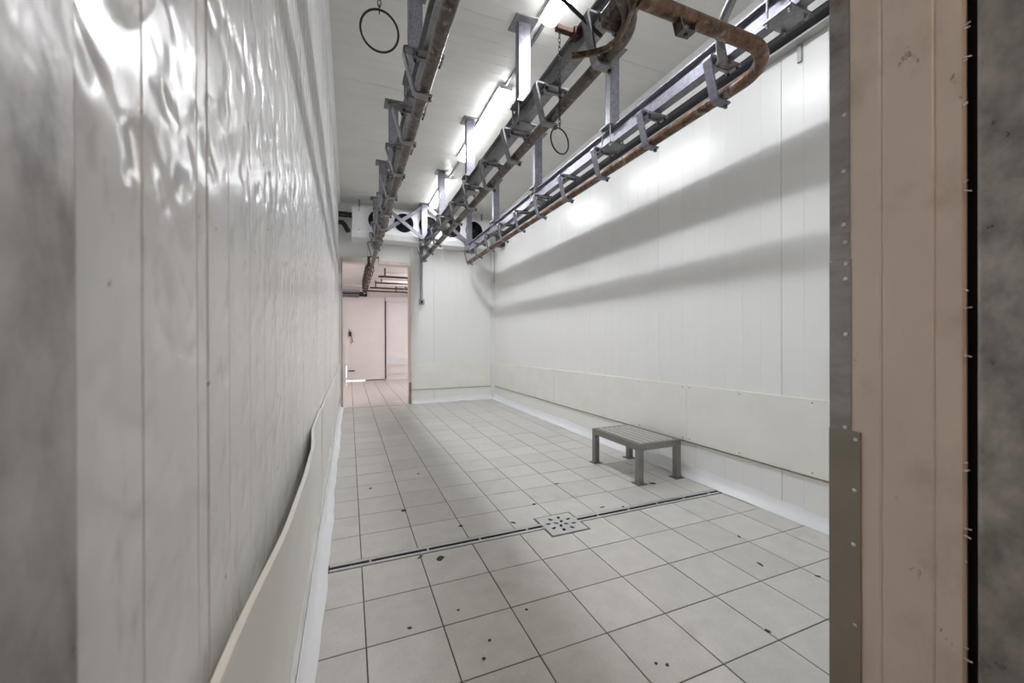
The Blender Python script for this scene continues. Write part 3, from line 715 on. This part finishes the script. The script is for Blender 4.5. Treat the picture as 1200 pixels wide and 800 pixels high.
# ================================================================== LAMPS
def batten(z0, z1, label, m='tube_light', xc=1.18, yc=YC, group='ceiling lights in a row'):
    t = thing('ceiling_light', P(xc, yc, (z0+z1)/2), label, 'ceiling light', group)
    a = .058
    mb = MB(); mb.prism([((xc+p)*H, (1+yc+q)*H) for p, q in ((-a*.8, 0), (a*.8, 0), (a, -.022), (a, -.032), (-a, -.032), (-a, -.022))], 1, z0*H, z1*H); part('housing', mb, 'white_enamel', t, bevel=.004)
    mb = MB(); prof = [(-.95, -.0325), (-.95, -.050), (-.80, -.066), (-.45, -.074), (.45, -.074), (.80, -.066), (.95, -.050), (.95, -.0325)]
    n = len(prof)
    for zz, s_ in ((z0+.010, .82), (z0+.022, .96), (z0+.04, 1), (z1-.04, 1), (z1-.022, .96), (z1-.010, .82)):
        for p, q in prof: mb.v.append(tuple(P(xc+p*a*s_, yc-.0325+(q+.0325)*s_, zz)))
    for i in range(5):
        for j in range(n): mb.f.append((i*n+j, i*n+(j+1) % n, (i+1)*n+(j+1) % n, (i+1)*n+j))
    mb.f += [tuple(range(n)), tuple(5*n+j for j in range(n))[::-1]]
    part('diffuser', mb, m, t, smooth=True)
    for zz in (z0, z1):
        d_ = .012 if zz == z0 else -.012
        part('end_cap', MB().box((xc-a*.9, yc-.045, zz-.001), (xc+a*.9, yc-.004, zz+d_*.6)), 'white_enamel', t, bevel=.004)
    return t
batten(.97, 2.27, 'long tube light nearest the lever and curved switch gear')
batten(2.99, 4.34, 'long tube light in the middle of the row of three')
batten(4.93, 6.02, 'tube light at the end of the row beside the evaporator cooler')
for i, (a, b) in enumerate(((2.28, 2.98), (4.35, 4.92))):
    mb = MB(); mb.tube([P(1.18, YC-.014, a), P(1.18, YC-.014, b)], .012*H, 8)
    solo('light_conduit', mb, 'galvanized_dull' if i == 0 else 'pvc_grey', ['thin conduit on the ceiling joining the first and middle tube lights', 'thin conduit on the ceiling joining the middle and last tube lights'][i], 'conduit', 'light conduits', smooth=True)
batten(8.0, 9.2, 'tube light on the low ceiling of the next room', 'tube_light_next', 1.6, NY, None)

# ================================================================== EVAPORATOR COOLER
CX0, CX1, CZ = .045, 2.12, 6.17
co = thing('evaporator_cooler', P((CX0+CX1)/2, 1.49, 6.3), 'white evaporator cooler with five dark fans hung under the ceiling', 'cooler')
W, HH = (CX1-CX0)*H, (1.945-1.575)*H
FX = [.404+.366*i for i in range(5)]; FR = .142
def circ(cx, cy_, r, n=28): return [(cx+r*math.cos(2*math.pi*i/n), cy_+r*math.sin(2*math.pi*i/n)) for i in range(n)]
fy = 1.775
me = plate_with_holes('front_panel', [(-W/2, -HH/2), (W/2, -HH/2), (W/2, HH/2), (-W/2, HH/2)], [circ((fx-(CX0+CX1)/2)*H, (fy-1.76)*H, FR*H) for fx in FX], .008, 'white_enamel')
o = link('front_panel', me, co, P((CX0+CX1)/2, 1.76, CZ)-co.location); o.rotation_euler = (math.pi/2, 0, 0)
mb = MB(); mb.box((CX0, 1.575, CZ+.004), (CX0+.012, 1.945, 6.44)); mb.box((CX1-.012, 1.575, CZ+.004), (CX1, 1.945, 6.44)); mb.box((CX0, 1.937, CZ+.004), (CX1, 1.945, 6.44)); part('casing', mb, 'white_enamel', co)
part('coil_block', MB().box((CX0+.03, 1.58, CZ+.13), (CX1-.03, 1.93, 6.43)), 'fan_blue', co)
mb = MB(); mb.prism([((CZ-.03)*H, 2.60*H), ((CZ-.03)*H, 2.575*H), ((CZ-.005)*H, 2.50*H), (6.44*H, 2.49*H), (6.44*H, 2.575*H), ((CZ-.01)*H, 2.575*H), ((CZ-.01)*H, 2.60*H)], 0, (CX0-.01)*H, (CX1+.01)*H); part('drip_tray', mb, 'white_enamel', co)
for fx in FX:
    c0 = P(fx, fy, CZ+.05)
    mb = MB(); mb.tube([P(fx, fy, CZ-.008), P(fx, fy, CZ-.004), P(fx, fy, CZ+.10)], [FR*H, FR*H*.985, FR*H*.97], 28, cap=False); f_ = part('fan', mb, 'fan_blue', co, smooth=True)
    mb = MB(); mb.tube([P(fx, fy, CZ+.03), P(fx, fy, CZ+.05), P(fx, fy, CZ+.11)], [.03*H, .045*H, .045*H], 16); part('fan_hub', mb, 'dark_metal', f_, smooth=True)
    for k in range(5):
        an = 2*math.pi*k/5+fx; mb = MB(); u_ = Vector((math.cos(an), 0, math.sin(an))); v_ = Vector((-math.sin(an), 0, math.cos(an))); n_ = Vector((0, 1, 0))
        pr = [(.04, -.025, .012), (.13, -.055, .03), (.135, .045, -.02), (.04, .025, -.012)]
        base = [c0+Vector((0, .02, 0))+u_*a*H+v_*b*H+n_*cc*H for a, b, cc in pr]
        mb.v = [tuple(p) for p in base]+[tuple(p+n_*.003) for p in base]; mb.f = [(0, 1, 2, 3), (7, 6, 5, 4)]+[(i, 4+i, 4+(i+1) % 4, (i+1) % 4) for i in range(4)]
        part('blade', mb, 'dark_metal', f_)
    mb = MB()
    for rr_ in (.05, .085, .118): mb.tube([P(fx+rr_*math.cos(t), fy+rr_*math.sin(t), CZ-.012) for t in [2*math.pi*i/20 for i in range(20)]], .0022, 5, closed=True)
    for k in range(4):
        an = math.pi*k/4+.3; mb.tube([P(fx-FR*math.cos(an), fy-FR*math.sin(an), CZ-.008), P(fx+FR*math.cos(an), fy+FR*math.sin(an), CZ-.008)], .0025, 5)
    part('fan_guard', mb, 'dark_metal', f_)
for xx in (CX0+.10, 1.25, CX1-.10):
    part('hanger_strap', MB().box((xx-.01, 1.93, CZ+.05), (xx+.01, YC, CZ+.07)), 'galvanized', co)
part('latch', MB().box((CX0+.085, 1.88, CZ-.012), (CX0+.10, 1.945, CZ)).box((CX0+.085, 1.57, CZ-.012), (CX0+.10, 1.62, CZ)), 'grey_angle', co)
# pipework left of the cooler
for i, (y_, z_, r_, lb) in enumerate(((1.85, 6.30, .040, 'thick black insulated pipe left of the cooler'), (1.72, 6.26, .034, 'bent black insulated pipe under the thick one left of the cooler'))):
    mb = MB()
    if i == 0: mb.tube([P(XL+.004, y_, z_), P(-.05, y_, z_), P(CX0-.001, y_, z_)], r_*H, 12)
    else: mb.tube([P(XL+.004, y_, z_), P(-.085, y_, z_), P(-.06, y_-.03, z_-.02), P(-.03, y_-.09, z_-.05), P(-.005, y_-.14, z_-.06)], r_*H, 12)
    solo('insulated_pipe', mb, 'rubber', lb, 'pipe', smooth=True)
# conduit with switch box on the back wall
e = thing('wall_conduit', P(1.07, .60, ZB-.02), 'grey conduit running down the back wall to a small box', 'conduit')
part('conduit', MB().tube([P(1.07, 1.49, ZB-.025), P(1.07, 1.0, ZB-.025), P(1.07, .64, ZB-.025)], .021*H, 10), 'pvc_grey', e, smooth=True)
part('end_box', MB().box((1.03, .585, ZB-.05), (1.115, .665, ZB-.001)), 'pvc_grey', e, bevel=.004)
part('cable_end', MB().tube([P(1.07, .64, ZB-.055), P(1.07, .60, ZB-.055)], .02, 10), 'dark_metal', e)
e = thing('corner_conduit', P(2.262, 1.0, ZB-.06), 'pale vertical pipe down the corner below the dark junction box', 'pipe')
part('conduit', MB().tube([P(2.265, .98, ZB-.065), P(2.265, 1.52, ZB-.065)], .018*H, 10), 'white_enamel', e, smooth=True)
part('collar', MB().tube([P(2.265, .96, ZB-.065), P(2.265, 1.0, ZB-.065)], .024*H, 10), 'white_enamel', e, smooth=True)

# ================================================================== PULL CHAINS
def pull_chain(X, Z, ytop, yring, rad, rot, label):
    t = thing('pull_chain', P(X, yring-rad, Z), label, 'pull chain', 'pull chains with rings')
    ring = MB(); c = P(X, yring, Z); ux = Vector((math.cos(rot), math.sin(rot), 0)); uz = Vector((0, 0, 1)) if rot > 0 else Vector((-.22, -.22, .95)).normalized()
    ring.tube([c+ux*rad*H*math.cos(a)+uz*rad*H*math.sin(a) for a in [2*math.pi*i/36 for i in range(36)]], .0042, 8, closed=True)
    part('ring', ring, 'dark_metal', t, smooth=True)
    mb = MB(); y = yring+rad; ll = .026; k = 0
    while y < ytop:
        cc = P(X, y+ll*.42, Z); uu = Vector((1, 0, 0)) if k % 2 else Vector((0, 1, 0))
        mb.tube([cc+uu*.0065*math.cos(a)+Vector((0, 0, 1))*ll*.58*H*math.sin(a) for a in [2*math.pi*i/10 for i in range(10)]], .0021, 5, closed=True)
        y += ll*.84; k += 1
    part('chain', mb, 'dark_metal', t)
    return t
pull_chain(.945, 1.69, 1.50, .962, .0605, .29, 'wire ring on a chain hanging from the red lever of the rail by the lights')
pull_chain(.096, 1.375, 1.46, 1.018, .0605, -.35, 'wire ring on a chain hanging clear beside the dented wall')

# ================================================================== STEP BENCH
bx0, bx1, bz0, bz1, bt = 1.845, 2.225, 2.205, 2.775, -.722
b = thing('step_bench', P((bx0+bx1)/2, -1, (bz0+bz1)/2), 'low stainless steel step bench with slatted top on the tiles', 'bench')
lw = .042
for xx in (bx0, bx1-lw):
    for zz in (bz0, bz1-lw):
        lg = part('leg', MB().box((xx, -1+.006, zz), (xx+lw, bt-.045, zz+lw)), 'stainless', b, bevel=.003)
        part('foot_plate', MB().box((xx-.018, -1+.0005, zz-.018), (xx+lw+.018, -1+.006, zz+lw+.018)), 'stainless', lg)
fh = .045
for (a0, a1, c0_, c1_) in ((bx0, bx1, bz0, bz0+.03), (bx0, bx1, bz1-.03, bz1), (bx0, bx0+.03, bz0+.03, bz1-.03), (bx1-.03, bx1, bz0+.03, bz1-.03)):
    part('frame_rail', MB().box((a0, bt-fh, c0_), (a1, bt, c1_)), 'stainless', b, bevel=.002)
n = 6; iw = (bx1-bx0-.064)/n
for i in range(n):
    xa = bx0+.032+i*iw
    mb = MB(); mb.box((xa+.008, bt-.012, bz0+.03), (xa+iw-.008, bt+.001, bz1-.03))
    for k in range(16):
        zz = bz0+.05+k*.03; mb.box((xa+.014, bt+.001, zz), (xa+iw-.014, bt+.0025, zz+.012))
    part('slat', mb, 'stainless_top', b)
mb = MB(); mb.prism([((1.93)*H, 2.205*H), (1.965*H, 2.20*H), (1.97*H, 2.178*H), (1.945*H, 2.18*H)], 2, .0005, .006); solo('metal_shim', mb, 'dark_metal', 'dark metal scrap on the tiles by the bench foot', 'scrap')

# ================================================================== PASSAGE BEHIND THE CAMERA
mb = MB(); mb.box((-1.6, lo, -2.4), (2.6, -1-.002, -.1)); struct('floor_passage', mb, 'concrete', 'concrete floor of the passage outside the doorway')
mb = MB(); mb.box((-1.7, -1, -2.4), (-1.6, 1.5, .31)); struct('wall_passage_left', mb, 'concrete', 'plain wall at one end of the passage')
mb = MB(); mb.box((2.6, -1, -2.4), (2.7, 1.5, .31)); struct('wall_passage_right', mb, 'concrete', 'plain wall at the other end of the passage')
mb = MB(); mb.box((-1.7, -1, -2.5), (2.7, 1.5, -2.4)); struct('wall_passage_back', mb, 'concrete', 'plain long wall of the passage facing the doorway')
mb = MB(); mb.box((-1.7, 1.5, -2.5), (2.7, 1.6, .32)); struct('ceiling_passage', mb, 'concrete', 'plain ceiling of the passage outside the doorway')
mb = MB(); mb.box((-1.7, -1, .2), (XL-.13, 1.6, .3)); mb.box((XJ+.14, -1, .2), (2.7, 1.6, .29)); struct('wall_passage_front', mb, 'concrete', 'outer face of the wall around the doorway')
batten(-1.6, -.9, 'warm lamp on the ceiling of the passage outside', 'warm_light', .1, 1.5, None)
